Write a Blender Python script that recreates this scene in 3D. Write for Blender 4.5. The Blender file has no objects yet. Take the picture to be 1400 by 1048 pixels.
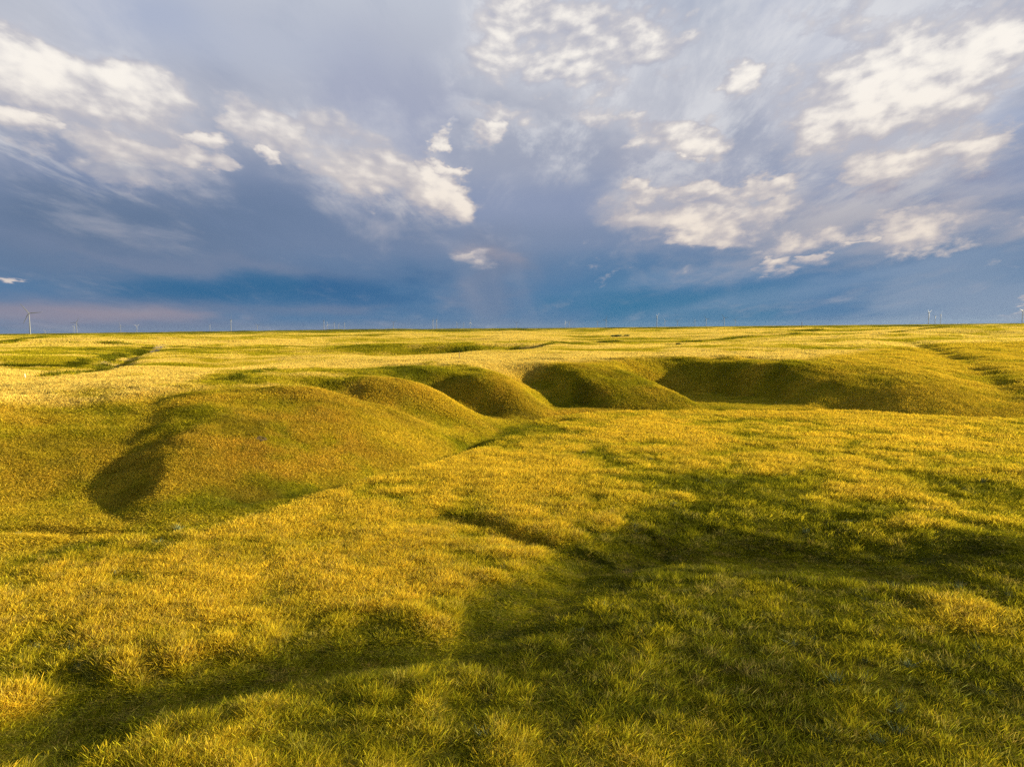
import bpy, math, random
import numpy as np
R = math.radians
sc = bpy.context.scene
C = sc.collection
rng = np.random.default_rng(7)

# ------------------------------------------------------------------ camera
CAM_H = 10.0
PITCH, ROLL = -4.55, -0.6          # degrees
F = 946.0                           # focal length in photo pixels (1400 wide)
_cp, _sp = math.cos(R(PITCH)), math.sin(R(PITCH))
_cr, _sr = math.cos(R(ROLL)), math.sin(R(ROLL))
fwd = np.array([0, _cp, _sp]); up0 = np.array([0, -_sp, _cp]); rt0 = np.array([1.0, 0, 0])
rt = rt0*_cr + up0*_sr
up = up0*_cr - rt0*_sr
def ray(u, v):
    d = fwd + rt*((u-700)/F) - up*((v-524)/F)
    return d
def at(u, v, z=0.0):
    """point of the horizontal plane z that the photo shows at (u, v)"""
    d = ray(u, v)
    t = (z-CAM_H)/d[2]
    return d[0]*t, d[1]*t
def sky_ang(u, v):
    d = ray(u, v); d = d/np.linalg.norm(d)
    return math.degrees(math.atan2(d[0], d[1])), math.degrees(math.asin(d[2]))

# ------------------------------------------------------------------ noise
def _hash(ix, iy, seed):
    h = (ix.astype(np.int64)*374761393 + iy.astype(np.int64)*668265263 + seed*1442695041) & 0xFFFFFFFF
    h = ((h ^ (h >> 13))*1274126177) & 0xFFFFFFFF
    h = ((h ^ (h >> 16))*2246822519) & 0xFFFFFFFF
    return ((h ^ (h >> 15)) & 0xFFFFFF)/float(0xFFFFFF)
def vnoise(x, y, seed=0):
    ix, iy = np.floor(x), np.floor(y)
    fx, fy = x-ix, y-iy
    fx = fx*fx*fx*(fx*(fx*6-15)+10); fy = fy*fy*fy*(fy*(fy*6-15)+10)
    a, b = _hash(ix, iy, seed), _hash(ix+1, iy, seed)
    c, d = _hash(ix, iy+1, seed), _hash(ix+1, iy+1, seed)
    return (a+(b-a)*fx)*(1-fy) + (c+(d-c)*fx)*fy
def fbm(x, y, oct=4, seed=0, gain=0.5):
    s = 0; a = 1; n = 0
    for k in range(oct):
        cs, sn = math.cos(.65*k), math.sin(.65*k)        # turn each octave so that no lattice shows
        s = s + a*vnoise((x*cs-y*sn)*2**k+17.3*k, (x*sn+y*cs)*2**k-9.1*k, seed+k*13); n += a; a *= gain
    return s/n                         # 0..1
def sstep(a, b, x):
    t = np.clip((x-a)/(b-a), 0, 1)
    return t*t*(3-2*t)

# ------------------------------------------------------------------ terrain
ZP = 5.0     # height of the plateau above the valley floor
def curve(pts, n=8):
    """Catmull-Rom through world points"""
    P = np.array(pts, float); P = np.vstack([2*P[0]-P[1], P, 2*P[-1]-P[-2]])
    out = []
    for i in range(1, len(P)-2):
        t = np.linspace(0, 1, n, endpoint=False)[:, None]
        a, b, c, d = P[i-1], P[i], P[i+1], P[i+2]
        out.append(0.5*(2*b+(c-a)*t+(2*a-5*b+4*c-d)*t**2+(3*b-a-3*c+d)*t**3))
    out.append(P[-2][None])
    return np.vstack(out)
rim = curve([(-400, -20), (-120, 25), at(-250, 560, ZP), at(0, 549, ZP), at(150, 543, ZP), at(300, 533, ZP), at(430, 527, ZP), at(560, 513, ZP),
             at(700, 503, ZP), at(840, 494, ZP), at(930, 491, ZP), at(1010, 491, ZP), at(1090, 494, ZP), at(1135, 491, ZP), at(1200, 480, ZP), at(1270, 470, ZP), (135, 178), (300, 230), (900, 330)])
toe = curve([(-400, -70), (-120, -15), at(-250, 800), at(0, 735), at(190, 735), at(330, 712), at(480, 660), at(610, 622), at(700, 583),
             at(800, 566), at(950, 563), at(1080, 564), (38, 80), (44.5, 74.5), (54, 71), (68, 72), (90, 80), (130, 96), (300, 150), (900, 200)])
def dist_poly(x, y, P):
    """unsigned distance to a polyline, and its side (+ = left of travel)"""
    best = np.full(x.shape, 1e18); side = np.zeros(x.shape)
    for (ax, ay), (bx, by) in zip(P[:-1], P[1:]):
        dx, dy = bx-ax, by-ay; L = dx*dx+dy*dy+1e-12
        t = np.clip(((x-ax)*dx+(y-ay)*dy)/L, 0, 1)
        ex, ey = x-(ax+t*dx), y-(ay+t*dy)
        d2 = ex*ex+ey*ey
        m = d2 < best
        best = np.where(m, d2, best)
        side = np.where(m, np.sign(dx*ey-dy*ex), side)
    return np.sqrt(best), side
def seg(x, y, a, b):
    dx, dy = b[0]-a[0], b[1]-a[1]; L = math.hypot(dx, dy)
    t = ((x-a[0])*dx+(y-a[1])*dy)/(L*L)
    p = ((x-a[0])*dy-(y-a[1])*dx)/L          # + = right of travel
    return t, p, L
# gullies cut back into the escarpment: head, mouth, depth, width on the left bank, width on the right bank
GULLY = [
    ((-32.5, 60), (-23.0, 33), 1.5, 5.0, 8.5),
    (at(385, 528, 4.6), at(640, 592, 0.3), 1.6, 3.4, 4.0),
    (at(548, 514, 4.6), at(690, 574, 0.3), 3.0, 3.6, 3.8),
    (at(706, 503, 4.6), at(800, 562, 0.3), 2.8, 3.6, 5.2),
    ((17.5, 103), (30.0, 81), 4.8, 9.0, 3.6),
]
# stream channel on the valley floor
stream = curve([(-60, 6), at(-150, 1040), at(60, 985), at(300, 945), at(480, 905), at(640, 868), at(740, 815), at(830, 765), at(960, 748), at(1120, 765), at(1280, 770), (40, 33), (70, 45)])
side_ditch = curve([at(330, 694), at(420, 672), at(520, 648), at(615, 622), at(680, 596), at(770, 576)])
PATH3 = curve([at(1290, 586), at(1330, 577), at(1370, 569), at(1430, 560)])
step = curve([at(640, 706), at(690, 716), at(735, 730), at(790, 742)])
def height(x, y):
    x = np.asarray(x, float); y = np.asarray(y, float)
    r = np.hypot(x, y)
    wx = x + 2.2*(fbm(x/14, y/14, 3, 41)-.5)*sstep(0, 60, r); wy = y + 2.2*(fbm(x/14, y/14, 3, 53)-.5)
    dr, sr = dist_poly(wx, wy, rim)
    dt, st = dist_poly(wx, wy, toe)
    t = np.where(sr > 0, 1.0, np.where(st < 0, 0.0, dt/(dt+dr+1e-9)))
    prof = t + 0.10*np.sin(2*np.pi*(t-.02))*0 
    z = ZP*(0.7*(1-(1-t)**1.7)+0.3*sstep(0, 1, t))
    # plateau: level with long swells
    pl = np.where(sr > 0, sstep(6, 50, dr), 0.0)
    z += pl*((fbm(x/70, y/70, 3, 5)-.5)*4.6*sstep(60, 160, r) + (fbm(x/24, y/24, 3, 7)-.5)*1.9*sstep(50, 90, r)*sstep(600, 250, r) + (fbm(x/180, y/180, 3, 9)-.5)*6.5*sstep(150, 500, r)*np.clip(1.6-r/6000, .4, 1))
    # valley floor undulation
    v = 1-sstep(0, .6, t)
    z += v*((fbm(x/16, y/16, 3, 21)-.5)*(.14+.3*sstep(25, 50, y)) + (fbm(x/4.5, y/4.5, 2, 77)-.5)*0.12)
    for a, b, dep, wl, wr in GULLY:
        tt, p, L = seg(wx, wy, a, b)
        w = np.where(p > 0, wr, wl)      # p>0: right of travel
        prof = np.exp(-(np.abs(p)/w)**np.where(w > 8, 4.0, 2.3))
        along = sstep(-0.10, 0.42, tt)*(1-sstep(0.70, 1.15, tt))
        cut = dep*prof*along
        z = z - np.minimum(cut, np.maximum(z-0.25, 0)*0.95)
    # side ravine at the right edge and a green hollow on the far plain
    tt, p, _ = seg(wx, wy, at(1235, 464, 5), at(1425, 514, 5))
    z -= 1.0*np.exp(-(p/np.where(p > 0, 6.0, 3.2))**2)*sstep(-.05, .25, tt)*(1-sstep(1.1, 1.6, tt))*(1-v)
    tt, p, _ = seg(wx, wy, at(470, 476, 5), at(740, 474, 5))
    z -= 3.0*np.exp(-(p/18)**2)*sstep(-.1, .3, tt)*(1-sstep(.8, 1.1, tt))*pl
    tt, p, _ = seg(wx, wy, at(60, 525, 5), at(212, 473, 5))
    z -= 1.3*np.exp(-(p/np.where(p > 0, 2.5, 7.0))**2)*sstep(-.1, .3, tt)*(1-sstep(.8, 1.05, tt))*pl
    z += pl*7*np.exp(-((x+650)/900)**2-((y-3000)/500)**2)
    z += ((fbm(x/6, y/6, 3, 31)-.5)*0.7+(fbm(x/2.2, y/2.2, 2, 37)-.5)*.22)*(1-v)*(1-pl)
    # stream bed
    ds, ss = dist_poly(x, y, stream)
    z -= ((.34-.2*sstep(1, -8, x))*np.exp(-(ds/1.3)**2)*(.4+1.2*fbm(x/2, y/2, 2, 97)) + (.12-.07*sstep(0, -6, x))*np.exp(-(ds/4.5)**2))*(1-.8*sstep(5.5, 9, x))
    dd, _ = dist_poly(x, y, side_ditch)
    z -= 0.28*np.exp(-(dd/0.9)**2)
    d3, s3 = dist_poly(x, y, step)
    z -= 0.34*sstep(-.5, 1.0, -s3*d3)*np.exp(-(d3/2.4)**2)*(.3+1.4*fbm(x/2.5, y/2.5, 2, 95))
    # bowl on the right, the low bank on its sunward side and an unseen second bank added out of frame to cast shade
    sx, sy = at(1090, 745)
    z -= 0.4*np.exp(-(((x-sx)/9)**2+((y-sy)/4.5)**2))
    lump = 0.85+.6*(fbm(x/3.5, y/3.5, 3, 88)-.5)
    z += 0.8*np.exp(-(((x-21.5)/4.6)**2+((y-29.5)/5)**2))*lump
    z += 0.5*np.exp(-(((x-34)/6.5)**2+((y-40)/6)**2))*lump
    return z

AZ = np.concatenate([np.arange(-180, -60, 5.0), np.arange(-60, -44, 1.0), np.arange(-44, 44, 0.14), np.arange(44, 75, 0.6), np.arange(75, 180, 5.0)])
RR = np.concatenate([[0.3, 2, 4, 6, 8], np.exp(np.arange(math.log(10), math.log(26000), 0.0085))])
def build_ground(mat):
    A, Rr = np.meshgrid(np.radians(AZ), RR)
    X = Rr*np.sin(A); Y = Rr*np.cos(A)
    Z = height(X.ravel(), Y.ravel())
    nr, na = A.shape
    co = np.stack([X.ravel(), Y.ravel(), Z], 1)
    i, j = np.meshgrid(np.arange(nr-1), np.arange(na), indexing='ij')
    j2 = (j+1) % na
    q = np.stack([i*na+j, i*na+j2, (i+1)*na+j2, (i+1)*na+j], -1).reshape(-1, 4)[:, ::-1]
    me = bpy.data.meshes.new('ground')
    me.vertices.add(len(co)); me.vertices.foreach_set('co', co.astype(np.float32).ravel())
    me.loops.add(q.size); me.loops.foreach_set('vertex_index', q.astype(np.int32).ravel())
    me.polygons.add(len(q)); me.polygons.foreach_set('loop_start', (np.arange(len(q))*4).astype(np.int32))
    me.polygons.foreach_set('use_smooth', np.ones(len(q), bool))
    me.update(calc_edges=True); me.validate()
    me.materials.append(mat)
    o = bpy.data.objects.new('ground', me); C.objects.link(o)
    o['kind'] = 'structure'
    return o, co

SUN_AZ, SUN_EL = 78.0, 12.5

LIN = lambda *c: np.array(c, float)
# ------------------------------------------------------------------ what grows where (plant colours; some of the greens also carry shade)
GOLD, PALE, GREEN, OLIVE, RUST = LIN(.64,.455,.028), LIN(.76,.58,.13), LIN(.145,.15,.008), LIN(.40,.335,.013), LIN(.46,.23,.03)
# rank dark herbs in ditches and along old furrows on the plain, ditch shadow put into their dark tone: polyline, half width, strength
def pl_(*p): return np.array([at(u, v, ZP) for u, v in p])
FURROW = [(pl_((-60, 495), (0, 494), (95, 492), (140, 485.5), (175, 478), (208, 472.5)), 1.1, 1.0), (pl_((70, 516), (95, 505), (120, 496), (150, 486)), 1.3, 1.0),
          (pl_((-40, 474), (0, 473), (35, 470), (62, 461.5), (85, 460)), 3.5, 1.0), (pl_((60, 472.5), (260, 472.8), (350, 472)), 2.2, .8), (pl_((350, 474), (430, 470.5), (540, 470)), 3.0, .7),
          (pl_((790, 470), (850, 467), (930, 463), (1050, 458.5), (1200, 455), (1400, 450.5)), 2.6, .9), (pl_((690, 475.5), (740, 474), (800, 470)), 2.4, .8), (pl_((560, 468.5), (600, 467), (645, 467)), 4.0, .9),
          (pl_((1045, 456.5), (1130, 452.5), (1260, 450)), 5.0, .7), (pl_((1245, 466), (1300, 477), (1350, 489), (1410, 500)), 1.0, .45), (pl_((1360, 511), (1415, 514)), .8, .8),
          (pl_((325, 522), (345, 515), (372, 510)), .9, .8), (pl_((555, 503), (600, 499), (640, 496)), 1.2, .5), (pl_((615, 474), (660, 473), (715, 473)), 7.0, .6)]
TRACK = curve([at(128, 493, ZP), at(150, 487.5, ZP), at(178, 481, ZP), at(205, 475.5, ZP), at(222, 472, ZP)])
TRACK2 = curve([at(30, 470, ZP), at(48, 465, ZP), at(62, 462, ZP), at(82, 460, ZP)])
def blob(x, y, u, v, ru, rv, z=0.0):
    """soft spot on the ground, centred on world point at(u, v)"""
    cx, cy = at(u, v, z)
    return np.exp(-(((x-cx)/ru)**2+((y-cy)/rv)**2))
def growth(x, y):
    """dryness 0..1, height of the sward in metres, rustiness, bareness"""
    r = np.hypot(x, y)
    dr, sr = dist_poly(x, y, rim); dt, st = dist_poly(x, y, toe)
    plat = np.where(sr > 0, sstep(0, 4, dr), 0.0); val = np.where(st < 0, sstep(0, 1.5, dt), 0.0)
    slope = np.clip(1-plat-val, 0, 1)
    n1 = fbm(x/7, y/7, 4, 201); n2 = fbm(x/2.2, y/2.2, 3, 219); n3 = fbm(x/1.0, y/1.0, 2, 233)
    nf = fbm(x/60, y/25, 4, 251)
    dry = val*.62 + slope*.64 + plat*.77
    dry += val*((n1-.5)*1.0 + (n2-.5)*1.0 + (n3-.5)*.4) + slope*((fbm(x/8, y/5, 3, 207)-.5)*.9+(n2-.5)*.6) + plat*((nf-.5)*2.0+(n1-.5)*.9+(n2-.5)*.3)
    dry += slope*.26*sstep(30, 48, x)
    # the green hollow on the right and the green foreground, some of their shade put into the green
    dry -= .55*blob(x, y, 1060, 735, 11, 7) + .22*blob(x, y, 980, 660, 9, 6) + .72*blob(x, y, 1010, 950, 12, 6.5) + .2*blob(x, y, 1280, 920, 6, 5)
    dry += .36*blob(x, y, 690, 645, 8, 9) + .2*blob(x, y, 450, 700, 5, 5) + .25*blob(x, y, 480, 790, 7, 7) + .28*blob(x, y, 1290, 850, 2.2, 2) + .3*blob(x, y, 1200, 680, 3, 1.5) + .25*blob(x, y, 250, 820, 7, 4)
    dry += .2*blob(x, y, 1050, 590, 22, 8)
    dry -= .3*blob(x, y, 740, 590, 6, 3)
    ds, _ = dist_poly(x, y, stream); dd, _ = dist_poly(x, y, side_ditch)
    near_s = np.exp(-(ds/np.where(x < -2, 1.0, 2.6))**2)
    dry -= .5*near_s + .35*np.exp(-(dd/1.2)**2)
    d3_, _ = dist_poly(x, y, PATH3); dry += .35*np.exp(-(d3_/.7)**2); p3 = np.exp(-(d3_/.5)**2)
    rank = np.zeros_like(x)
    far_ = (r > 55)
    if far_.any():
        xf, yf = x[far_], y[far_]; q = np.zeros_like(xf)
        for P, w, k in FURROW:
            d_, _ = dist_poly(xf+.8*w*(fbm(xf/(6*w), yf/(6*w), 2, 71)-.5), yf, P); q = np.maximum(q, k*np.exp(-(d_/(.7*w))**2)*sstep(.25, .55, fbm(xf/(5*w), yf/(5*w), 3, 91)))
        rank[far_] = q
    dry -= 1.3*rank
    dry -= plat*.75*sstep(700, 1500, r)*sstep(.25, .5, fbm(x/900, y/500, 3, 261))  # far plain greened towards the horizon, cloud shadow put into the colour
    dry = np.clip(dry, -.35, 1)
    hgt = val*(.26+.13*sstep(.3, .8, dry)) + slope*.16 + plat*.28
    hgt *= .82+.36*n3
    hgt += .45*rank*plat
    hgt *= 1+.3*np.exp(-((ds-2.4)/1.0)**2)*sstep(.45, .7, n3)
    hgt *= 1-.7*p3
    hgt *= 1-.66*np.exp(-(ds/np.where(x < -2, 1.0, 2.1))**2); hgt *= 1-.55*np.exp(-(dd/.9)**2)
    rust = slope*sstep(.42, .64, fbm(x/5, y/5, 3, 271))*.45 + .65*blob(x, y, 390, 600, 5, 7, 2.5)*sstep(.3, .6, n2)
    rust = np.clip(rust, 0, 1)*(1-plat)*(1-.8*sstep(5, 25, x))
    bare = .8*np.exp(-(ds/.8)**2)*sstep(.52, .66, fbm(x/1.3, y/1.3, 3, 283))*(.25+.75*blob(x, y, 800, 785, 4.5, 3.5))
    for P, w in ((TRACK, 3.0), (TRACK2, 6.0)):
        d_, _ = dist_poly(x, y, P); bare = np.maximum(bare, .75*np.exp(-(d_/w)**4))
    return dry, hgt, rust, bare, plat
def plant_colour(x, y, dry, rust, plat):
    h = fbm(x/3, y/3, 2, 301)[:, None]
    d = dry[:, None]
    c = np.where(d < 0, GREEN*(1+1.2*d), 0)+np.where(d < 0, 0, 1)*np.where(d < .5, GREEN+(OLIVE-GREEN)*(d/.5), OLIVE+(GOLD-OLIVE)*((d-.5)/.5))
    c = c*(1-.55*rust[:, None])+RUST*.55*rust[:, None]
    pl = (plat*sstep(.6, .9, dry))[:, None]
    c = c*(1-pl*.7)+PALE*pl*.7
    return c*(.85+.3*h)

# ------------------------------------------------------------------ materials
def new_mat(name):
    m = bpy.data.materials.new(name); m.use_nodes = True
    nt = m.node_tree; nt.nodes.clear()
    return m, nt, nt.nodes.new('ShaderNodeOutputMaterial')
def blade_material():
    m, nt, out = new_mat('grass_blade'); N, L = nt.nodes.new, nt.links.new
    a = N('ShaderNodeAttribute'); a.attribute_name = 'col'; a.attribute_type = 'INSTANCER'
    v = N('ShaderNodeAttribute'); v.attribute_name = 'tint'; v.attribute_type = 'GEOMETRY'
    mx = N('ShaderNodeMix'); mx.data_type = 'RGBA'; mx.blend_type = 'MULTIPLY'; mx.inputs['Factor'].default_value = 1
    L(a.outputs['Color'], mx.inputs['A']); L(v.outputs['Color'], mx.inputs['B'])
    d = N('ShaderNodeBsdfDiffuse'); t = N('ShaderNodeBsdfTranslucent')
    L(mx.outputs['Result'], d.inputs['Color']); L(mx.outputs['Result'], t.inputs['Color'])
    s = N('ShaderNodeMixShader'); s.inputs[0].default_value = .42
    L(d.outputs[0], s.inputs[1]); L(t.outputs[0], s.inputs[2]); L(s.outputs[0], out.inputs['Surface'])
    return m
def ground_material():
    m, nt, out = new_mat('steppe_ground'); N, L = nt.nodes.new, nt.links.new
    a = N('ShaderNodeAttribute'); a.attribute_name = 'soil'
    co = N('ShaderNodeNewGeometry')
    n = N('ShaderNodeTexNoise'); n.inputs['Scale'].default_value = 3.0; n.inputs['Detail'].default_value = 6; L(co.outputs['Position'], n.inputs['Vector'])
    r = N('ShaderNodeMapRange'); r.inputs['To Min'].default_value = .45; r.inputs['To Max'].default_value = 1.5; L(n.outputs['Fac'], r.inputs['Value'])
    mx = N('ShaderNodeMix'); mx.data_type = 'RGBA'; mx.blend_type = 'MULTIPLY'; mx.inputs['Factor'].default_value = 1
    L(a.outputs['Color'], mx.inputs['A']); L(r.outputs['Result'], mx.inputs['B'])
    b = N('ShaderNodeBump'); b.inputs['Strength'].default_value = .8; b.inputs['Distance'].default_value = .25; L(n.outputs['Fac'], b.inputs['Height'])
    d = N('ShaderNodeBsdfDiffuse'); L(mx.outputs['Result'], d.inputs['Color']); L(b.outputs[0], d.inputs['Normal']); L(d.outputs[0], out.inputs['Surface'])
    return m

# ------------------------------------------------------------------ grass
def tuft(name, rad, n, h, w, kind, mat, r, var):
    """one tuft (or, far away, one patch) of real blades of grass"""
    V, Fc, T = [], [], []
    for k in range(n):
        a = r.uniform(0, 2*math.pi); q = rad*math.sqrt(r.uniform(0, 1)); bx, by = q*math.cos(a), q*math.sin(a)
        hh = h*r.uniform(.55, 1.15); yaw = r.uniform(0, 2*math.pi)
        spread = .19 if kind == 'dry' else .25
        lx, ly = r.normal(.11 if kind == 'dry' else .03, spread)*hh, r.normal(0, spread)*hh
        ww = w*r.uniform(.7, 1.3)*(1.0 if kind == 'dry' else 1.25)
        dx, dy = math.cos(yaw)*ww/2, math.sin(yaw)*ww/2
        tn = 1+r.uniform(-1, 1)*var*1.4; tr = tn*(1+r.uniform(-1, 1)*var*.4)
        base = len(V)
        def row(f, k_):
            px, py, pz = bx+lx*max(f,0)**1.7, by+ly*max(f,0)**1.7, hh*(f-.12*f*f*abs(lx+ly)/hh)
            V.append((px-dx*k_, py-dy*k_, pz)); V.append((px+dx*k_, py+dy*k_, pz))
        if kind == 'dry':
            row(-.02, .8); row(.55, .7); row(.78, 1.25); row(.92, 1.0)
            V.append((bx+lx, by+ly, hh*(1-.12*abs(lx+ly)/hh)))
            for s in range(3): Fc.append((base+2*s, base+2*s+1, base+2*s+3, base+2*s+2))
            Fc.append((base+6, base+7, base+8))
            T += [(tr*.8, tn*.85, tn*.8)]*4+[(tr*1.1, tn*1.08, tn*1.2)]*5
        else:
            row(-.02, .8); row(.5, 1.0)
            V.append((bx+lx, by+ly, hh*(1-.12*abs(lx+ly)/hh)))
            Fc.append((base, base+1, base+3, base+2)); Fc.append((base+2, base+3, base+4))
            T += [(tr, tn, tn)]*5
    me = bpy.data.meshes.new(name); me.from_pydata(V, [], Fc)
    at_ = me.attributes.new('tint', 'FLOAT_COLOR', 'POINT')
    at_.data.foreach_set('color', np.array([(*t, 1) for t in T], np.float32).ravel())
    me.materials.append(mat)
    return bpy.data.objects.new(name, me)

OCT = [0, 22, 36, 60, 100, 170, 300, 520, 900, 1600, 3000, 7000]
def spacing(r): return np.maximum(.118, .0058*r)
def scatter_points():
    X, Y, O = [], [], []
    r = 10.5
    while r < 6500:
        s = spacing(np.array(r))
        n = int(math.radians(96)*r/s)
        th = np.radians(-48)+(np.arange(n)+rng.uniform(-.5, .5, n))*math.radians(96)/n
        rr = r+rng.uniform(-.5, .5, n)*s
        X.append(rr*np.sin(th)); Y.append(rr*np.cos(th))
        r += float(s)
    return np.concatenate(X), np.concatenate(Y)
def scatter_object(name, label, X, Y, Z, idx, scl, rot, col, protos):
    pc = bpy.data.collections.new(name+'_tufts')
    for o in protos: pc.objects.link(o)
    me = bpy.data.meshes.new(name); n = len(X)
    me.vertices.add(n); me.vertices.foreach_set('co', np.stack([X, Y, Z], 1).astype(np.float32).ravel())
    def add(nm, typ, key, arr):
        a = me.attributes.new(nm, typ, 'POINT'); a.data.foreach_set(key, arr.ravel())
    add('idx', 'INT', 'value', idx.astype(np.int32)); add('scl', 'FLOAT_VECTOR', 'vector', scl.astype(np.float32))
    add('rot', 'FLOAT_VECTOR', 'vector', rot.astype(np.float32))
    add('col', 'FLOAT_COLOR', 'color', np.concatenate([col, np.ones((n, 1))], 1).astype(np.float32))
    o = bpy.data.objects.new(name, me); C.objects.link(o)
    g = bpy.data.node_groups.new(name+'_scatter', 'GeometryNodeTree')
    g.interface.new_socket('Geometry', in_out='INPUT', socket_type='NodeSocketGeometry')
    g.interface.new_socket('Geometry', in_out='OUTPUT', socket_type='NodeSocketGeometry')
    N, L = g.nodes.new, g.links.new
    gi, go = N('NodeGroupInput'), N('NodeGroupOutput')
    ci = N('GeometryNodeCollectionInfo'); ci.inputs['Collection'].default_value = pc; ci.inputs['Separate Children'].default_value = True; ci.inputs['Reset Children'].default_value = True
    ip = N('GeometryNodeInstanceOnPoints'); ip.inputs['Pick Instance'].default_value = True
    def na(nm, t):
        a = N('GeometryNodeInputNamedAttribute'); a.data_type = t; a.inputs['Name'].default_value = nm
        return a.outputs['Attribute']
    e = N('FunctionNodeEulerToRotation'); L(na('rot', 'FLOAT_VECTOR'), e.inputs[0])
    L(gi.outputs[0], ip.inputs['Points']); L(ci.outputs[0], ip.inputs['Instance']); L(na('idx', 'INT'), ip.inputs['Instance Index'])
    L(e.outputs[0], ip.inputs['Rotation']); L(na('scl', 'FLOAT_VECTOR'), ip.inputs['Scale']); L(ip.outputs[0], go.inputs[0])
    md = o.modifiers.new('scatter', 'NODES'); md.node_group = g
    o['kind'] = 'stuff'; o['label'] = label[0]; o['category'] = label[1]
    return o
NV = 3
def build_grass():
    bm_ = blade_material()
    X, Y = scatter_points()
    dry, hgt, rust, bare, plat = growth(X, Y)
    Z = height(X, Y)
    r = np.hypot(X, Y); e_ = np.maximum(.3, .006*r)
    gx_, gy_ = (height(X+e_, Y)-Z)/e_, (height(X, Y+e_)-Z)/e_
    NZ = 1/np.sqrt(1+gx_**2+gy_**2); NX, NY = -gx_*NZ, -gy_*NZ
    oc = np.searchsorted(OCT, r, side='right')-1
    n = len(X); print('grass points', n)
    keep = rng.uniform(0, 1, n) > np.maximum(bare*.93, np.clip(.9-dry, 0, .5)*sstep(70, 40, r)*sstep(.40, .60, fbm(X/.45, Y/.45, 2, 333)))
    isdry = (rng.uniform(0, 1, n) < .18+.82*sstep(.28, .72, dry))
    col = plant_colour(X, Y, np.clip(dry+(np.where(isdry, .13, -.13)+rng.normal(0, .08, n))*(.25+.75*sstep(110, 30, r)), -.4, 1), rust, plat)
    col *= 1+rng.uniform(-.2, .2, (n, 1))*(.2+.8*sstep(110, 30, r))[:, None]
    odd = rng.uniform(0, 1, n); br = LIN(.33, .235, .085); gy_c = LIN(.22, .21, .07)     # dead brown and grey-green plants among them
    near_ = sstep(160, 50, r)
    w1 = ((odd < .12)*.4*near_*(.4+.6*sstep(45, 30, r)))[:, None]; w2 = ((odd > .92)*.4*near_*(.4+.6*sstep(45, 30, r)))[:, None]
    col = col*(1-w1)+br*w1; col = col*(1-w2)+gy_c*w2
    yaw = rng.normal(0, 1.1, n)
    for kind, msk in (('dry', isdry), ('green', ~isdry)):
        protos = []; pr = np.random.default_rng(11 if kind == 'dry' else 12)
        for k in range(len(OCT)-1):
            rm = math.sqrt(max(OCT[k], 14)*OCT[k+1])
            s = float(spacing(np.array(rm)))
            for v in range(NV):
                far = k >= 3
                protos.append(tuft('%s_tuft.%03d' % (kind, k*NV+v), s*1.5, 44 if not far else 70, 1.0, min(max(.0058, rm*.00042), .3), kind, bm_, pr, .42/(1+.55*k)))
        m = msk & keep
        hs = (hgt[m]+(.10*sstep(.6, .2, dry[m])*sstep(.2, .3, hgt[m]) if kind == 'dry' else 0))*rng.uniform(.75, 1.3, m.sum())*np.where(r[m] > 300, 1.15, 1)
        sc3 = np.stack([np.ones_like(hs), np.ones_like(hs), hs], 1)
        # stand square to the slope
        cy_, sy_ = np.cos(yaw[m]), np.sin(yaw[m]); nx_, ny_ = NX[m]*cy_+NY[m]*sy_, -NX[m]*sy_+NY[m]*cy_
        rot = np.stack([-np.arcsin(ny_), np.arctan2(nx_, NZ[m]), yaw[m]], 1)
        idx = oc[m]*NV+rng.integers(0, NV, m.sum())
        lab = ('tall dry golden steppe grass in tufts over the valley and plain', 'grass') if kind == 'dry' else ('short green grass growing between the dry golden tufts', 'grass')
        scatter_object(kind+'_grass', lab, X[m], Y[m], Z[m], idx, sc3, rot, col[m], protos)
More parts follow.
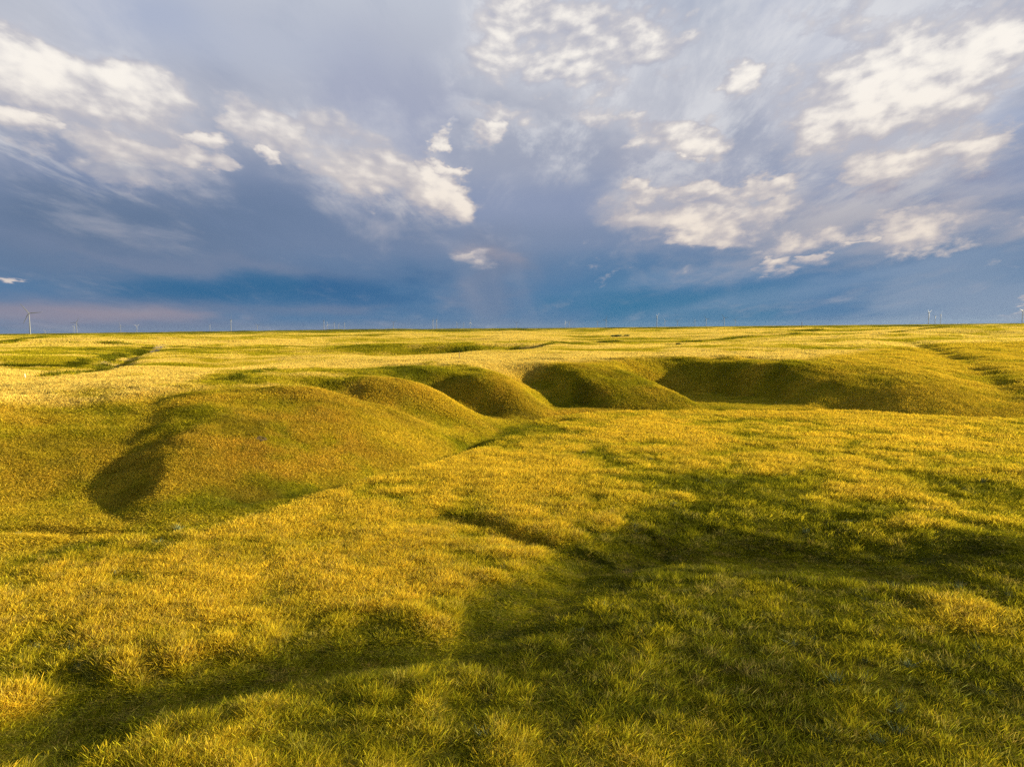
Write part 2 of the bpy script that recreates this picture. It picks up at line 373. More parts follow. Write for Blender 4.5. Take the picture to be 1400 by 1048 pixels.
# ------------------------------------------------------------------ sky: Nishita sky with a procedural storm deck in front of it
EXPO = 1.5
SKY_STRENGTH = 0.10
def lin(c):
    return [((x/255+.055)/1.055)**2.4 if x > 10 else x/255/12.92 for x in c]
def sky_col(c):
    k = 1/(2**EXPO*SKY_STRENGTH)
    return (*[x*k for x in lin(c)], 1)
def build_world():
    w = bpy.data.worlds.new('World'); sc.world = w; w.use_nodes = True
    nt = w.node_tree; nt.nodes.clear()
    N, L = nt.nodes.new, nt.links.new
    def m(op, a, b=None, c=None, clamp=False):
        n = N('ShaderNodeMath'); n.operation = op; n.use_clamp = clamp
        for i, x in enumerate((a, b, c)):
            if x is None: continue
            if isinstance(x, (int, float)): n.inputs[i].default_value = x
            else: L(x, n.inputs[i])
        return n.outputs[0]
    def comb(x, y, z=0.0):
        n = N('ShaderNodeCombineXYZ')
        for i, q in enumerate((x, y, z)):
            if isinstance(q, (int, float)): n.inputs[i].default_value = q
            else: L(q, n.inputs[i])
        return n.outputs[0]
    def noise(vec, scale, detail=6, rough=.55, dist=0.0, lac=2.0):
        n = N('ShaderNodeTexNoise'); n.inputs['Scale'].default_value = scale; n.inputs['Detail'].default_value = detail
        n.inputs['Roughness'].default_value = rough; n.inputs['Distortion'].default_value = dist; n.inputs['Lacunarity'].default_value = lac
        L(vec, n.inputs['Vector']); return n.outputs
    def ss(x, a, b, lo=0.0, hi=1.0):
        n = N('ShaderNodeMapRange'); n.interpolation_type = 'SMOOTHSTEP'
        n.inputs['From Min'].default_value = a; n.inputs['From Max'].default_value = b; n.inputs['To Min'].default_value = lo; n.inputs['To Max'].default_value = hi
        L(x, n.inputs['Value']); return n.outputs['Result']
    def mix(f, a, b):
        n = N('ShaderNodeMix'); n.data_type = 'RGBA'
        for k, x in (('Factor', f), ('A', a), ('B', b)):
            if isinstance(x, (int, float)): n.inputs[k].default_value = x
            elif isinstance(x, tuple): n.inputs[k].default_value = x
            else: L(x, n.inputs[k])
        return n.outputs['Result']
    tc = N('ShaderNodeTexCoord'); sp = N('ShaderNodeSeparateXYZ'); L(tc.outputs['Generated'], sp.inputs[0])
    X, Y, Z = sp.outputs
    U = m('MULTIPLY', m('ARCTAN2', X, Y), 180/math.pi)
    V = m('MULTIPLY', m('ARCSINE', Z), 180/math.pi)
    # the cloud deck lies on a level sheet: its streets run together towards the horizon
    zz = m('ADD', m('MAXIMUM', Z, 0.0), .16)
    PX, PY = m('DIVIDE', X, zz), m('DIVIDE', Y, zz)
    P = comb(PX, m('MULTIPLY', PY, .42))
    Pfine = comb(m('MULTIPLY', PX, 1.0), m('MULTIPLY', PY, .62), 3.7)
    W1 = N('ShaderNodeSeparateColor'); L(noise(P, 1.3, 3, .5)[1], W1.inputs[0])
    W2 = N('ShaderNodeSeparateColor'); L(noise(Pfine, 4.2, 5, .6)[1], W2.inputs[0])
    def warp(base, ch, a1, a2):
        return m('ADD', base, m('ADD', m('MULTIPLY', m('SUBTRACT', W1.outputs[ch], .5), a1), m('MULTIPLY', m('SUBTRACT', W2.outputs[ch], .5), a2)))
    vs = ss(V, 0.0, 9.0, .18, 1.0)                       # less vertical wander close to the horizon
    Us, Vs = warp(U, 0, 16, 5), m('ADD', V, m('MULTIPLY', vs, m('SUBTRACT', warp(V, 1, 7, 2.5), V)))
    Uc, Vc = warp(U, 0, 8, 8), m('ADD', V, m('MULTIPLY', vs, m('SUBTRACT', warp(V, 1, 4.2, 5.0), V)))
    def blob(Uq, Vq, u1, v1, u2, v2, th, crisp=0):
        a1, e1 = sky_ang(u1, v1); a2, e2 = sky_ang(u2, v2)
        cx, cy = (a1+a2)/2, (e1+e2)/2; dx, dy = a2-a1, e2-e1; Ln = math.hypot(dx, dy)
        ca, sa = dx/Ln, dy/Ln; A, B = Ln/2*.78, th*.0575
        x, y = m('SUBTRACT', Uq, cx), m('SUBTRACT', Vq, cy)
        p = m('ADD', m('MULTIPLY', x, ca/A), m('MULTIPLY', y, sa/A)); q = m('ADD', m('MULTIPLY', x, -sa/B), m('MULTIPLY', y, ca/B))
        if crisp: q = m('MAXIMUM', m('MULTIPLY', q, 1.35*crisp), m('MULTIPLY', q, -.6*crisp))   # one edge sharp, the other trailing off
        p4 = m('MULTIPLY', p, p)
        d = m('ADD', m('MULTIPLY', p4, p4), m('MULTIPLY', q, q))
        return m('EXPONENT', m('MULTIPLY', d, -.75))
    # clear sky behind
    sky = N('ShaderNodeTexSky'); sky.sky_type = 'NISHITA'; sky.sun_disc = False
    sky.sun_elevation = R(SUN_EL); sky.sun_rotation = R(SUN_AZ); sky.air_density = 1.0; sky.dust_density = 1.2
    # grey deck, by elevation
    r = N('ShaderNodeValToRGB'); r.color_ramp.interpolation = 'EASE'
    stops = [(0, (88, 114, 150)), (1.1, (70, 112, 155)), (2.9, (66, 112, 157)), (4.7, (88, 119, 158)), (7.1, (120, 135, 166)), (10, (132, 144, 175)), (13.5, (150, 157, 179)),
             (17.3, (167, 171, 187)), (21, (178, 182, 196)), (25.3, (186, 190, 203)), (40, (150, 165, 200)), (60, (120, 140, 185))]
    els = r.color_ramp.elements
    while len(els) < len(stops): els.new(.5)
    for e, (p, c) in zip(els, stops): e.position = p/60; e.color = sky_col(c)
    L(m('DIVIDE', V, 60), r.inputs[0])
    deck = mix(m('MULTIPLY', ss(V, 15, 60), .45), r.outputs[0], sky.outputs[0])
    SOFT = [
        (-150, 300, 430, 320, 55, (88, 110, 144), .9), (250, 290, 640, 330, 45, (94, 116, 152), .75), (40, 346, 560, 375, 12, (122, 130, 156), .6),
        (60, 390, 600, 394, 20, (30, 94, 142), 1.0), (380, 384, 600, 400, 24, (32, 90, 142), .7), (-80, 424, 340, 432, 15, (148, 137, 150), .85),
        (-50, 452, 620, 447, 9, (97, 113, 146), .6), (300, 418, 560, 422, 6, (112, 122, 150), .5),
        (700, 395, 1260, 405, 50, (66, 112, 158), .8), (740, 414, 1100, 424, 32, (32, 106, 150), 1.0), (1160, 420, 1500, 400, 40, (130, 147, 173), .8),
        (690, 300, 640, 450, 42, (113, 124, 152), .6), (610, 357, 710, 349, 10, (152, 147, 160), .6), (1450, 335, 880, 432, 13, (135, 154, 182), .35), (1400, 300, 760, 400, 10, (130, 150, 180), .3),
        (100, 10, 330, 50, 40, (157, 168, 197), .7), (250, 60, 520, 90, 45, (169, 177, 199), .5), (420, 110, 620, 230, 70, (150, 157, 185), .7),
        (1020, 10, 1200, 90, 45, (177, 182, 201), .7), (1000, 165, 1250, 200, 40, (168, 172, 193), .6), (820, 220, 1000, 225, 30, (160, 162, 180), .5),
        (-20, 218, 300, 240, 22, (110, 127, 164), .7), (1400, 110, 1330, 180, 25, (150, 168, 205), .5),
    ]
    for u1, v1, u2, v2, th, c, am in SOFT:
        deck = mix(m('MULTIPLY', blob(Us, Vs, u1, v1, u2, v2, th), am), deck, sky_col(c))
    rs = noise(comb(m('ADD', m('MULTIPLY', U, .3), m('MULTIPLY', V, .1)), m('MULTIPLY', V, .04), 2.0), 1.0, 3, .45)[0]
    deck = mix(m('MULTIPLY', m('MULTIPLY', ss(rs, .36, .68), blob(U, V, 715, 300, 650, 450, 75)), .34), deck, sky_col((132, 140, 163)))
    # soft mottling of the deck
    fl = noise(P, 2.6, 7, .6, .3)[0]
    deck = mix(m('MULTIPLY', ss(fl, .5, .75), m('MULTIPLY', ss(V, 4, 12), .38)), deck, sky_col((186, 190, 205)))
    deck = mix(m('MULTIPLY', ss(fl, .48, .25), m('MULTIPLY', ss(V, 2, 10), .32)), deck, sky_col((112, 128, 165)))
    # sunlit clouds
    BRIGHT = [   # ends, half thickness, strength, which edge is crisp (+1 upper, -1 lower)
        (-140, 20, 285, 143, 28, 1.05, 1), (-140, 60, 160, 128, 24, .8, -1), (-40, 140, 95, 165, 16, 1.0, 1), (30, 160, 310, 240, 26, .74, 1), (205, 185, 305, 196, 10, .95, 1), (180, 225, 300, 240, 12, .9, -1),
        (280, 140, 430, 200, 28, .76, 1), (390, 190, 650, 270, 28, .70, 1), (570, 215, 655, 292, 24, 1.02, 1), (325, 206, 375, 222, 9, .9, 1), (598, 180, 622, 200, 10, .95, 0), (596, 220, 640, 234, 9, .95, 1), (640, 178, 698, 190, 9, .9, 1),
        (565, 148, 760, 165, 15, .75, 1), (600, 5, 970, 62, 52, .9, 1), (690, 70, 920, 115, 40, .85, 0), (845, 155, 1000, 190, 20, .95, 1), (962, 94, 1056, 110, 17, 1.0, 1), (760, 130, 1000, 200, 40, .55, 0),
        (1010, 228, 1440, 40, 50, .96, -1), (1180, 110, 1440, 10, 28, .85, 1), (1060, 150, 1220, 150, 30, .7, 1), (1090, 235, 1440, 178, 18, .84, 1), (1000, 60, 1440, 190, 100, .62, 0), (1040, 200, 1440, 240, 40, .62, 0), (600, 20, 1010, 120, 75, .55, 0),
        (795, 292, 1070, 335, 24, 1.0, -1), (840, 255, 1000, 258, 13, .95, 1), (960, 270, 1100, 235, 12, .8, 1), (1025, 352, 1085, 352, 8, .95, 1), (1085, 349, 1155, 346, 6, .95, 1), (1150, 305, 1440, 290, 24, .7, 1), (820, 300, 1400, 285, 50, .6, 0),
        (1370, 410, 1440, 412, 8, 1.0, 1), (615, 360, 680, 350, 8, .72, 1), (930, 214, 962, 220, 6, .85, 0), (-20, 380, 18, 383, 4, .8, 0), (-60, 90, 330, 230, 60, .55, 0), (280, 150, 660, 270, 50, .55, 0), (1150, 330, 1210, 322, 5, .8, 0),
    ]
    dens = None
    for u1, v1, u2, v2, th, am, cr_ in BRIGHT:
        b = m('MULTIPLY', blob(Uc, Vc, u1, v1, u2, v2, th, cr_), am)
        dens = b if dens is None else m('MAXIMUM', dens, b)
    # a soft veil round each of them
    veil = m('MULTIPLY', ss(m('ADD', dens, m('MULTIPLY', m('SUBTRACT', fl, .5), 1.6)), .0, .8), .72)
    deck = mix(veil, deck, mix(ss(V, 6, 20), sky_col((172, 168, 176)), sky_col((200, 202, 211))))
    # thin broken sheet that joins them, streaked along the cloud streets
    sh = noise(comb(m('MULTIPLY', PX, 1.15), m('MULTIPLY', PY, .38), 21.0), 3.4, 9, .63, .25)[0]
    reg = None
    for u1, v1, u2, v2, th, am in ((820, 150, 1460, 140, 170, .17), (560, 70, 1010, 110, 90, .17), (-120, 120, 330, 200, 85, .10), (280, 170, 660, 270, 60, .10), (800, 290, 1460, 270, 60, .14)):
        b = m('MULTIPLY', blob(Us, Vs, u1, v1, u2, v2, th), am); reg = b if reg is None else m('MAXIMUM', reg, b)
    sheet = ss(m('ADD', sh, reg), .56, .74)
    deck = mix(m('MULTIPLY', sheet, m('MULTIPLY', m('MULTIPLY', ss(V, 5.5, 10), ss(reg, .015, .07)), .66)), deck, mix(ss(V, 5, 16), sky_col((186, 180, 180)), sky_col((218, 218, 221))))
    def billow(off, det):
        q = comb(m('ADD', m('MULTIPLY', U, .075), off[0]), m('ADD', m('ADD', m('MULTIPLY', V, .13), m('MULTIPLY', m('ABSOLUTE', U), -.022)), off[1]), 9.1)
        return noise(q, 2.7, det, .62, 0)[0]
    n0, na, n1 = billow((0, 0), 10), billow((0, 0), 3), billow((.05, .05), 3)
    rag = ss(U, -16, 8, 1.5, 2.7)                        # smoother sheets on the left, broken cumulus on the right
    d0 = m('ADD', m('MULTIPLY', dens, 1.22), m('MULTIPLY', m('SUBTRACT', n0, .5), rag))
    mask = ss(d0, .40, .80)
    lit = m('ADD', m('MULTIPLY', m('SUBTRACT', na, n1), 1.3), m('MULTIPLY', m('SUBTRACT', d0, .80), .95))
    lit = ss(lit, -.5, .62)
    warm = ss(V, 4, 20)
    cr = N('ShaderNodeValToRGB'); L(lit, cr.inputs[0]); e = cr.color_ramp.elements
    e.new(.5)
    for q, p, c in zip(e, (0.0, .5, 1.0), ((164, 166, 184), (202, 199, 202), (246, 240, 230))): q.position = p; q.color = sky_col(c)
    body = mix(m('MULTIPLY', m('SUBTRACT', 1.0, warm), .55), cr.outputs[0], sky_col((228, 206, 180)))
    body = mix(m('MULTIPLY', m('SUBTRACT', 1.0, lit), m('MULTIPLY', m('SUBTRACT', 1.0, warm), .7)), body, sky_col((152, 156, 176)))
    col = mix(m('MULTIPLY', mask, .93), deck, body)
    # dark bases under the right-hand clouds
    DARK = [(1170, 264, 1440, 246, 15, (122, 126, 158), .8), (830, 305, 900, 303, 8, (128, 134, 162), .7), (880, 275, 1010, 285, 8, (140, 145, 170), .5), (30, 205, 300, 262, 12, (118, 134, 168), .5)]
    for u1, v1, u2, v2, th, c, am in DARK:
        col = mix(m('MULTIPLY', m('MULTIPLY', blob(Uc, Vc, u1, v1, u2, v2, th), ss(n0, .35, .6)), am), col, sky_col(c))
    bg = N('ShaderNodeBackground'); bg.inputs['Strength'].default_value = SKY_STRENGTH; hs = N('ShaderNodeHueSaturation'); hs.inputs['Hue'].default_value = .496; hs.inputs['Saturation'].default_value = .92; hs.inputs['Value'].default_value = 1.07; L(col, hs.inputs['Color'])
    L(hs.outputs[0], bg.inputs[0])
    # the rest of the sky: the plain deck with its mottling
    bg2 = N('ShaderNodeBackground'); bg2.inputs['Strength'].default_value = SKY_STRENGTH
    far = mix(ss(fl, .46, .7), r.outputs[0], sky_col((190, 194, 206))); L(mix(m('MULTIPLY', ss(V, 15, 60), .45), far, sky.outputs[0]), bg2.inputs[0])
    ms = N('ShaderNodeMixShader')
    L(m('MULTIPLY', m('MULTIPLY', ss(m('ABSOLUTE', U), 62, 50), ss(V, 44, 32)), ss(V, -8, -5)), ms.inputs[0])
    L(bg2.outputs[0], ms.inputs[1]); L(bg.outputs[0], ms.inputs[2])
    out = N('ShaderNodeOutputWorld'); L(ms.outputs[0], out.inputs[0])
    w.cycles.sampling_method = 'MANUAL'; w.cycles.sample_map_resolution = 512
    return w
def build_camera_sun():
    l = bpy.data.lights.new('sun', 'SUN'); l.energy = 5; l.color = (1, .86, .56); l.angle = R(.5)
    lo = bpy.data.objects.new('sun', l); C.objects.link(lo); lo.rotation_euler = (R(90-SUN_EL), 0, R(180-SUN_AZ)); lo.location = (60, 15, 40)
    import mathutils
    cd = bpy.data.cameras.new('camera'); co = bpy.data.objects.new('camera', cd); C.objects.link(co); sc.camera = co
    co.matrix_world = mathutils.Matrix([[rt[0], up[0], -fwd[0], 0], [rt[1], up[1], -fwd[1], 0], [rt[2], up[2], -fwd[2], CAM_H], [0, 0, 0, 1]])
    cd.sensor_width = 36; cd.lens = 36*F/1400; cd.clip_end = 80000
    vs = sc.view_settings; vs.view_transform = 'Standard'; vs.look = 'None'; vs.exposure = EXPO; vs.gamma = 1; vs.use_curve_mapping = False
    sc.cycles.use_adaptive_sampling = True; sc.cycles.adaptive_threshold = .015; sc.cycles.adaptive_min_samples = 12
    sc.cycles.max_bounces = 4; sc.cycles.diffuse_bounces = 3; sc.cycles.transmission_bounces = 3

# ------------------------------------------------------------------ small things
def mesh_obj(name, V, Fc, mat, parent=None, smooth=True):
    me = bpy.data.meshes.new(name); me.from_pydata([tuple(map(float, v)) for v in V], [], Fc); me.update()
    if smooth:
        for p in me.polygons: p.use_smooth = True
    me.materials.append(mat); o = bpy.data.objects.new(name, me); C.objects.link(o)
    if parent is not None: o.parent = parent
    return o
def lathe(prof, n=20):
    V, Fc = [], []
    for r_, z_ in prof:
        for k in range(n):
            a = 2*math.pi*k/n; V.append((r_*math.cos(a), r_*math.sin(a), z_))
    for i in range(len(prof)-1):
        for k in range(n):
            Fc.append((i*n+k, i*n+(k+1) % n, (i+1)*n+(k+1) % n, (i+1)*n+k))
    Fc.append(tuple(range(n-1, -1, -1))); Fc.append(tuple((len(prof)-1)*n+k for k in range(n)))
    return V, Fc
def simple_mat(name, colr, rough, var=.25, scale=2.0):
    m, nt, out = new_mat(name); N, L = nt.nodes.new, nt.links.new
    tc = N('ShaderNodeTexCoord'); n = N('ShaderNodeTexNoise'); n.inputs['Scale'].default_value = scale; n.inputs['Detail'].default_value = 5; L(tc.outputs['Object'], n.inputs['Vector'])
    r = N('ShaderNodeMapRange'); r.inputs['To Min'].default_value = 1-var; r.inputs['To Max'].default_value = 1+var; L(n.outputs['Fac'], r.inputs['Value'])
    mx = N('ShaderNodeMix'); mx.data_type = 'RGBA'; mx.blend_type = 'MULTIPLY'; mx.inputs['Factor'].default_value = 1; mx.inputs['A'].default_value = (*colr, 1)
    L(r.outputs['Result'], mx.inputs['B'])
    p = N('ShaderNodeBsdfPrincipled'); p.inputs['Roughness'].default_value = rough; L(mx.outputs['Result'], p.inputs['Base Color']); L(p.outputs[0], out.inputs[0])
    return m
def tag(o, label, cat, group=None):
    o['label'] = label; o['category'] = cat
    if group: o['group'] = group
def hz(x, y): return float(height(np.array([float(x)]), np.array([float(y)]))[0])

def make_turbine(mat, dark):
    root = bpy.data.objects.new('wind_turbine', None); C.objects.link(root); root.empty_display_size = 5
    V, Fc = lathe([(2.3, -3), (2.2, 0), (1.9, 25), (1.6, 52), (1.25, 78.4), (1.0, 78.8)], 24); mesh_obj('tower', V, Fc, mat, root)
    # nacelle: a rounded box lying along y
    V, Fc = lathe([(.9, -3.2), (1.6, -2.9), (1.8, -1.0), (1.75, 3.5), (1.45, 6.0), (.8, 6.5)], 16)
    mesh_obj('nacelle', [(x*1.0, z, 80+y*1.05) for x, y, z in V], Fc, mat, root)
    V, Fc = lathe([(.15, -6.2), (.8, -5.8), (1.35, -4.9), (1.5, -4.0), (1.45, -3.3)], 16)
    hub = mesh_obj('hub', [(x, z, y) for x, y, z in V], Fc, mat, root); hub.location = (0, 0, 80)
    V, Fc = [], []
    st = [(1.0, 1.0, .9, 20), (3.5, 1.9, .75, 18), (8, 3.4, .55, 13), (18, 2.7, .38, 8), (30, 1.9, .25, 4), (40, 1.1, .15, 1), (44.6, .35, .08, 0)]
    for z, ch, th, tw in st:
        a = math.radians(tw)
        for k in range(12):
            q = 2*math.pi*k/12; cx, cy = ch*(.5*math.cos(q)+.15), th*.5*math.sin(q)*(1+.5*math.cos(q))
            V.append((cx*math.cos(a)-cy*math.sin(a), cx*math.sin(a)+cy*math.cos(a)-4.4-z*.03, z))
    for i in range(len(st)-1):
        for k in range(12): Fc.append((i*12+k, i*12+(k+1) % 12, (i+1)*12+(k+1) % 12, (i+1)*12+k))
    Fc.append(tuple(range(11, -1, -1))); Fc.append(tuple((len(st)-1)*12+k for k in range(12)))
    for k in range(3):
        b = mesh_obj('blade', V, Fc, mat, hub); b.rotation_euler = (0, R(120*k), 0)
    return root
def copy_turbine(root):
    c = root.copy(); C.objects.link(c)
    for ch in root.children:
        d = ch.copy(); C.objects.link(d); d.parent = c
        for g in ch.children:
            e = g.copy(); C.objects.link(e); e.parent = d
    return c
# u of the tower, hub height above the horizon in photo pixels, rotor angle, yaw, label
TURB = [
    (41, 25.5, -85, -12, 'largest pale wind turbine on the horizon, at the far left of the skyline'),
    (62, 2.0, 40, 10, 'wind turbine sunk behind the plain beside the largest one, mostly one blade showing'),
    (101, 8, 80, 60, 'small wind turbine standing just left of the second tallest one at far left'),
    (105, 13, 92, -20, 'second tallest wind turbine at far left, its blades nearly level'),
    (165, 5, 15, 0, 'faint wind turbine alone between the far left turbines and the dark rise'),
    (187, 5.5, 65, 30, 'faint wind turbine just right of the lone faint one at left'),
    (287, 8, 30, 80, 'short thin wind turbine just left of a taller one at the low dark rise'),
    (316, 14, 100, 85, 'slender tall wind turbine over the low dark rise left of centre'),
    (352, 6, 50, 0, 'tiny wind turbine just right of the slender tall one'),
    (443, 12, 75, 88, 'tallest wind turbine of the close cluster of five left of centre'),
    (448, 5, 20, 40, 'shortest wind turbine of the close cluster of five left of centre'),
    (457, 9.5, 95, 90, 'middle wind turbine of the close cluster of five left of centre'),
    (463, 6.5, 55, 70, 'wind turbine right of the middle one in the cluster of five'),
    (471, 9, 10, 85, 'rightmost wind turbine of the close cluster of five left of centre'),
    (538, 9, 62, 10, 'wind turbine standing alone under the pale cloud streak left of centre'),
    (592, 11, 35, 85, 'left one of a close pair of wind turbines before the rain shaft'),
    (597, 12, 85, 88, 'right one of a close pair of wind turbines before the rain shaft'),
    (625, 5, 30, 20, 'lowest wind turbine of three in a loose row at the rain shaft'),
    (634, 7, 70, 80, 'middle wind turbine of three in a loose row at the rain shaft'),
    (643, 8, 110, 60, 'rightmost wind turbine of three in a loose row at the rain shaft'),
    (706, 5.5, 60, 0, 'small wind turbine with crossed blades right of the rain shaft'),
    (773, 6.5, 25, 50, 'left one of two touching wind turbines left of the deep blue cloud'),
    (778, 7.5, 75, 15, 'right one of two touching wind turbines left of the deep blue cloud'),
    (817, 7, 45, 20, 'shorter wind turbine beside the clear one under the deep blue cloud'),
    (828.5, 9.5, 100, -10, 'clear wind turbine with spread blades at left edge of the deep blue cloud'),
    (898, 13, 70, 75, 'tallest wind turbine of the three close ones under the deep blue cloud'),
    (909, 6, 35, 40, 'middle wind turbine of the three close ones under the deep blue cloud'),
    (926, 7, 65, 20, 'rightmost wind turbine of the three close ones under the deep blue cloud'),
    (950, 4.5, 20, 0, 'lowest wind turbine just left of the two with raised blades'),
    (965.5, 9.5, 30, -15, 'left one of two wind turbines with blades raised in a Y'),
    (990, 10.5, 35, -15, 'right one of two wind turbines with blades raised in a Y'),
    (1005, 6, 90, 30, 'small wind turbine just right of the two with raised blades'),
    (1269, 14, 60, 70, 'tallest grey wind turbine of the row of three on the right'),
    (1278, 10, 20, 85, 'middle grey wind turbine of the row of three on the right'),
    (1285.5, 11, 85, 80, 'rightmost grey wind turbine of the row of three on the right'),
    (1397, 15, 70, 55, 'large wind turbine at the far right edge of the picture'),
]
def build_turbines():
    mat = simple_mat('turbine_shaded_paint', (.16, .17, .18), .5, .06, .05)  # white turbines coloured dark grey, cloud shade put into the paint
    proto = None
    for i, (u, h, ang, yaw, lab) in enumerate(TURB):
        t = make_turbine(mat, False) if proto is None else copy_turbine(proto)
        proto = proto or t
        d = ray(u, 450); d = d/math.hypot(d[0], d[1])
        D = 70*F/h/abs(math.cos(math.atan2(d[0], d[1])))
        D = min(D, 9500); 
        x, y = d[0]*D, d[1]*D
        # hub height above the camera that the photo shows
        want = CAM_H + h*D/F*math.cos(math.atan2(d[0], d[1]))
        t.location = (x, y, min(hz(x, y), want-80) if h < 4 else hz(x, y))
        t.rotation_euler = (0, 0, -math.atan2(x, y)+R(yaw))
        for ch in t.children:
            if ch.name.startswith('hub'): ch.rotation_euler = (0, R(-ang), 0)
        tag(t, lab, 'wind turbine', 'wind turbines along the horizon')

def ribbon(name, P, w, mat, lift=.035):
    V, Fc = [], []
    P = np.array(P); T = np.gradient(P, axis=0); T /= np.linalg.norm(T, axis=1)[:, None]; Nn = np.stack([-T[:, 1], T[:, 0]], 1)
    m = 7
    for i in range(len(P)):
        for k in range(m):
            f = (k/(m-1)-.5)*2*w*(.8+.4*float(vnoise(np.array([i*.7]), np.array([k*3.1]), 5)[0])); q = P[i]+Nn[i]*f
            V.append((q[0], q[1], 0))
    V = np.array(V); V[:, 2] = height(V[:, 0], V[:, 1])+lift
    for i in range(len(P)-1):
        for k in range(m-1): Fc.append((i*m+k, i*m+k+1, (i+1)*m+k+1, (i+1)*m+k))
    o = mesh_obj(name, V, Fc, mat); o['kind'] = 'structure'; return o

def leafy(name, x, y, rad, h, n, leaf, mat, wood, seed):
    """a bush: short limbs and many small leaf faces spread through an uneven crown"""
    r_ = np.random.default_rng(seed)
    root = bpy.data.objects.new(name, None); C.objects.link(root); root.location = (x, y, hz(x, y)-.05)
    V, Fc = [], []
    cl = [(r_.normal(0, rad*.45), r_.normal(0, rad*.4), h*r_.uniform(.35, .8), r_.uniform(.25, .45)*rad) for _ in range(9)]
    for k in range(n):
        cx, cy, cz, cr = cl[r_.integers(len(cl))]
        d = r_.normal(size=3); d /= np.linalg.norm(d); q = np.array([cx, cy, cz])+d*cr*np.array([1, 1, min(1, h/rad*.8)])*r_.uniform(.4, 1)**.5
        q[2] = max(q[2], .03)
        a, b = r_.normal(size=3), r_.normal(size=3); a /= np.linalg.norm(a); b -= a*(a@b); b /= np.linalg.norm(b); s = leaf*r_.uniform(.6, 1.3); i = len(V)
        V += [q-a*s, q+b*s*.45, q+a*s, q-b*s*.45]; Fc.append((i, i+1, i+2, i+3))
    mesh_obj('crown', V, Fc, mat, root, False)
    V, Fc = [], []
    for cx, cy, cz, cr in cl:
        A, B = np.array([cx*.12, cy*.12, -.05]), np.array([cx, cy, cz]); ax = B-A; s1 = np.cross(ax, [0, 0, 1.0])+1e-6; s1 /= np.linalg.norm(s1); s2 = np.cross(ax, s1); s2 /= np.linalg.norm(s2); i = len(V); w = max(.012, rad*.03)
        for P_, ww in ((A, w), (B, w*.4)):
            for k in range(6):
                q = 2*math.pi*k/6; V.append(P_+ww*(s1*math.cos(q)+s2*math.sin(q)))
        for k in range(6): Fc.append((i+k, i+(k+1) % 6, i+6+(k+1) % 6, i+6+k))
    mesh_obj('limbs', V, Fc, wood, root)
    return root

def post(name, x, y, h, r0, mat, lean, n=10, cap=None):
    V, Fc = lathe([(r0, -.4), (r0*.97, h*.5), (r0*.86, h*.97), (r0*.6, h)], n)
    o = mesh_obj(name, V, Fc, mat); o.location = (x, y, hz(x, y)); o.rotation_euler = (R(lean[0]), R(lean[1]), 0)
    return o

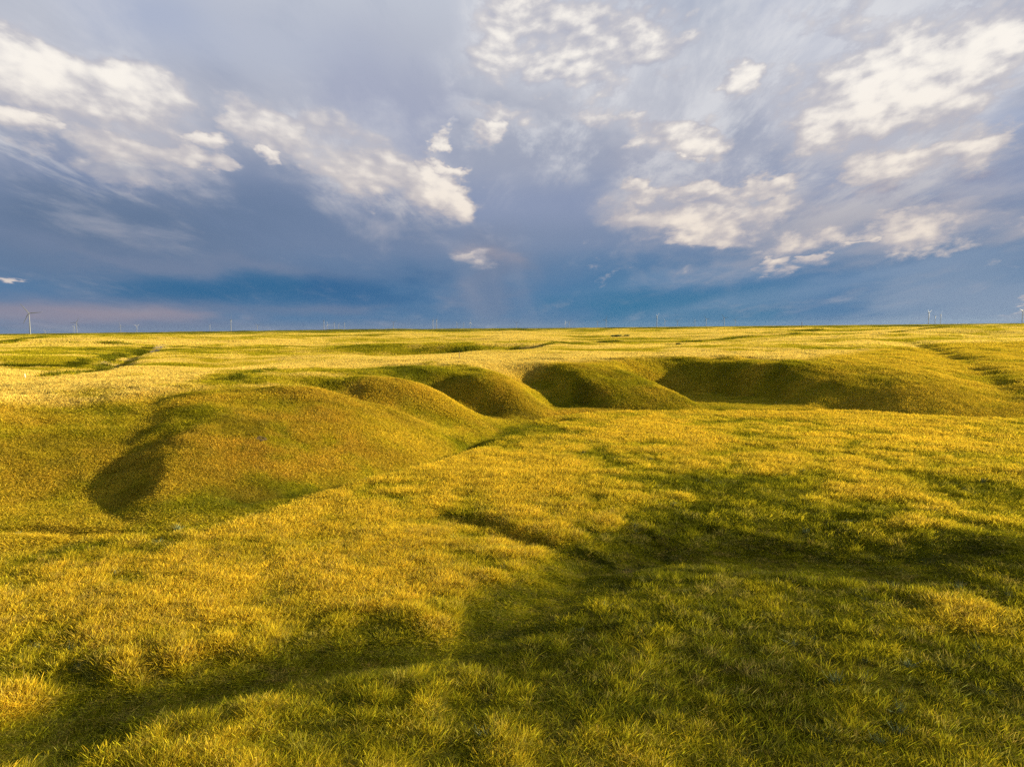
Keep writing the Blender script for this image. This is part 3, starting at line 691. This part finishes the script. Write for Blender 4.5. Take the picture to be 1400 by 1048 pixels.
def build_small():
    leaf = simple_mat('bush_leaf', (.16, .19, .02), .8, .5, 1.5); wood = simple_mat('bush_wood', (.09, .06, .035), .9)
    grey_wood = simple_mat('weathered_wood', (.16, .12, .085), .9, .35, 6); white = simple_mat('white_paint', (.75, .73, .68), .6, .1, 8); soil = simple_mat('dug_soil', (.05, .03, .012), 1, .4, 5)
    track = simple_mat('track_dirt', (.30, .21, .10), 1, .3, .8)
    ribbon('dirt_track', TRACK, 1.6, track, .06); ribbon('dirt_track', TRACK2, 3.5, track, .06)
    x, y = at(845, 459, ZP); b = leafy('bush', x, y, 4.6, 1.5, 2200, .28, leaf, wood, 3); tag(b, 'broad low green bush on the far plain right of centre', 'bush')
    x, y = at(928, 469.5, ZP); b = leafy('bush', x, y, .7, 1.0, 700, .10, leaf, wood, 4); tag(b, 'small dark bush alone on the smooth golden plain behind the dark hollow', 'bush')
    x, y = at(1325, 445, ZP); b = leafy('bush', x, y, 3.2, 4.2, 1600, .4, leaf, wood, 5); tag(b, 'lone dark bush breaking the skyline near the right edge', 'bush')
    x, y = at(1096, 453, ZP); p = post('wooden_pole', x, y, 5.0, .18, grey_wood, (0, 1)); tag(p, 'tall dark wooden pole standing on the far plain right of centre', 'pole')
    x, y = at(1176, 451.5, ZP); p = post('wooden_post', x, y, 2.6, .14, grey_wood, (0, -2)); tag(p, 'short dark post on the far plain, right of the tall pole', 'post')
    x, y = at(628, 492, ZP); p = post('wooden_post', x, y, 1.35, .05, grey_wood, (2, 2)); tag(p, 'thin weathered post on the plateau above the second dark hollow', 'post')
    x, y = at(35, 520, ZP); p = post('marker_stake', x, y, .75, .045, white, (1, -3)); tag(p, 'small white marker stake in the golden grass at far left', 'stake')
    # burrow: a ring of dug soil round a sunken mouth
    x, y = at(356, 564, 4.35); 
    r_ = np.random.default_rng(2); V, Fc = [], []
    prof = [(.02, -.28), (.2, -.26), (.34, -.10), (.5, .03), (.7, .02), (1.0, -.08)]
    for rr_, zz_ in prof:
        for k in range(18):
            a = 2*math.pi*k/18; q = rr_*(1+.18*r_.normal()*(rr_ > .25)); V.append((q*math.cos(a)*1.15, q*math.sin(a), zz_+(.03*r_.normal() if rr_ > .25 else 0)))
    V = np.array(V)*.36; gx = (hz(x+.5, y)-hz(x-.5, y)); gy = (hz(x, y+.5)-hz(x, y-.5)); V[:, 2] += V[:, 0]*gx+V[:, 1]*gy+.12
    for i in range(len(prof)-1):
        for k in range(18): Fc.append((i*18+k, i*18+(k+1) % 18, (i+1)*18+(k+1) % 18, (i+1)*18+k))
    b = mesh_obj('burrow', V, Fc, soil); b.location = (x, y, hz(x, y)); tag(b, 'dark animal burrow dug into the top of the nearest spur', 'burrow')
    # silvery wormwood scattered in the near grass
    sm, nt, out = new_mat('wormwood_leaf'); N, L = nt.nodes.new, nt.links.new
    v = N('ShaderNodeAttribute'); v.attribute_name = 'tint'
    mx = N('ShaderNodeMix'); mx.data_type = 'RGBA'; mx.blend_type = 'MULTIPLY'; mx.inputs['Factor'].default_value = 1; mx.inputs['A'].default_value = (.20, .23, .11, 1); L(v.outputs['Color'], mx.inputs['B'])
    d = N('ShaderNodeBsdfDiffuse'); L(mx.outputs['Result'], d.inputs['Color']); L(d.outputs[0], out.inputs[0])
    pr = np.random.default_rng(5); protos = [tuft('wormwood_tuft.%03d' % k, .16, 46, 1.0, .022, 'green', sm, pr, .25) for k in range(3)]
    n = 900; th = pr.uniform(R(-44), R(44), n); rr = np.sqrt(pr.uniform(12**2, 60**2, n)); X, Y = rr*np.sin(th), rr*np.cos(th)
    k = (fbm(X/5, Y/5, 3, 401) > .53) & (dist_poly(X, Y, toe)[1] < 0) & (dist_poly(X, Y, stream)[0] > 2.5); X, Y = X[k], Y[k]; n = len(X)
    hs = pr.uniform(.25, .45, n)
    scatter_object('wormwood', ('silvery green wormwood sprigs scattered in the near grass', 'wormwood'), X, Y, height(X, Y), pr.integers(0, 3, n), np.stack([hs*1.6, hs*1.6, hs], 1), np.stack([0*hs, 0*hs, pr.uniform(0, 6, n)], 1), np.ones((n, 3)), protos)

def build_haze():
    m, nt, out = new_mat('haze_air')
    v = nt.nodes.new('ShaderNodeVolumePrincipled'); v.inputs['Color'].default_value = (.30, .42, .62, 1); v.inputs['Density'].default_value = HAZE; v.inputs['Anisotropy'].default_value = 0.2
    nt.links.new(v.outputs[0], out.inputs['Volume'])
    S, z0, z1 = 27500, -40, 150
    V = [(x, y, z) for z in (z0, z1) for x, y in ((-S, -S), (S, -S), (S, S), (-S, S))]
    o = mesh_obj('haze', V, [(3, 2, 1, 0), (4, 5, 6, 7), (0, 1, 5, 4), (1, 2, 6, 5), (2, 3, 7, 6), (3, 0, 4, 7)], m, None, False)
    o['kind'] = 'stuff'
HAZE = 8e-6

# ------------------------------------------------------------------ build
gm = ground_material()
ground, gco = build_ground(gm)
gx, gy = gco[:, 0], gco[:, 1]
dry, hgt, rust, bare, plat = growth(gx, gy)
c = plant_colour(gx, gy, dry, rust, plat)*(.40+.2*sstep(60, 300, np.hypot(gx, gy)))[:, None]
c = c*(1-bare[:, None]*.85)+LIN(.17, .115, .06)*bare[:, None]*.85
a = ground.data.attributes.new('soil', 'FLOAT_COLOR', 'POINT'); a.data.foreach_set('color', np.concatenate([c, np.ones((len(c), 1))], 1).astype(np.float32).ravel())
build_grass()
build_small()
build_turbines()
if HAZE: build_haze()
build_world()
build_camera_sun()
sc.cycles.use_denoising = False; sc.cycles.adaptive_min_samples = 64; sc.cycles.adaptive_threshold = .01
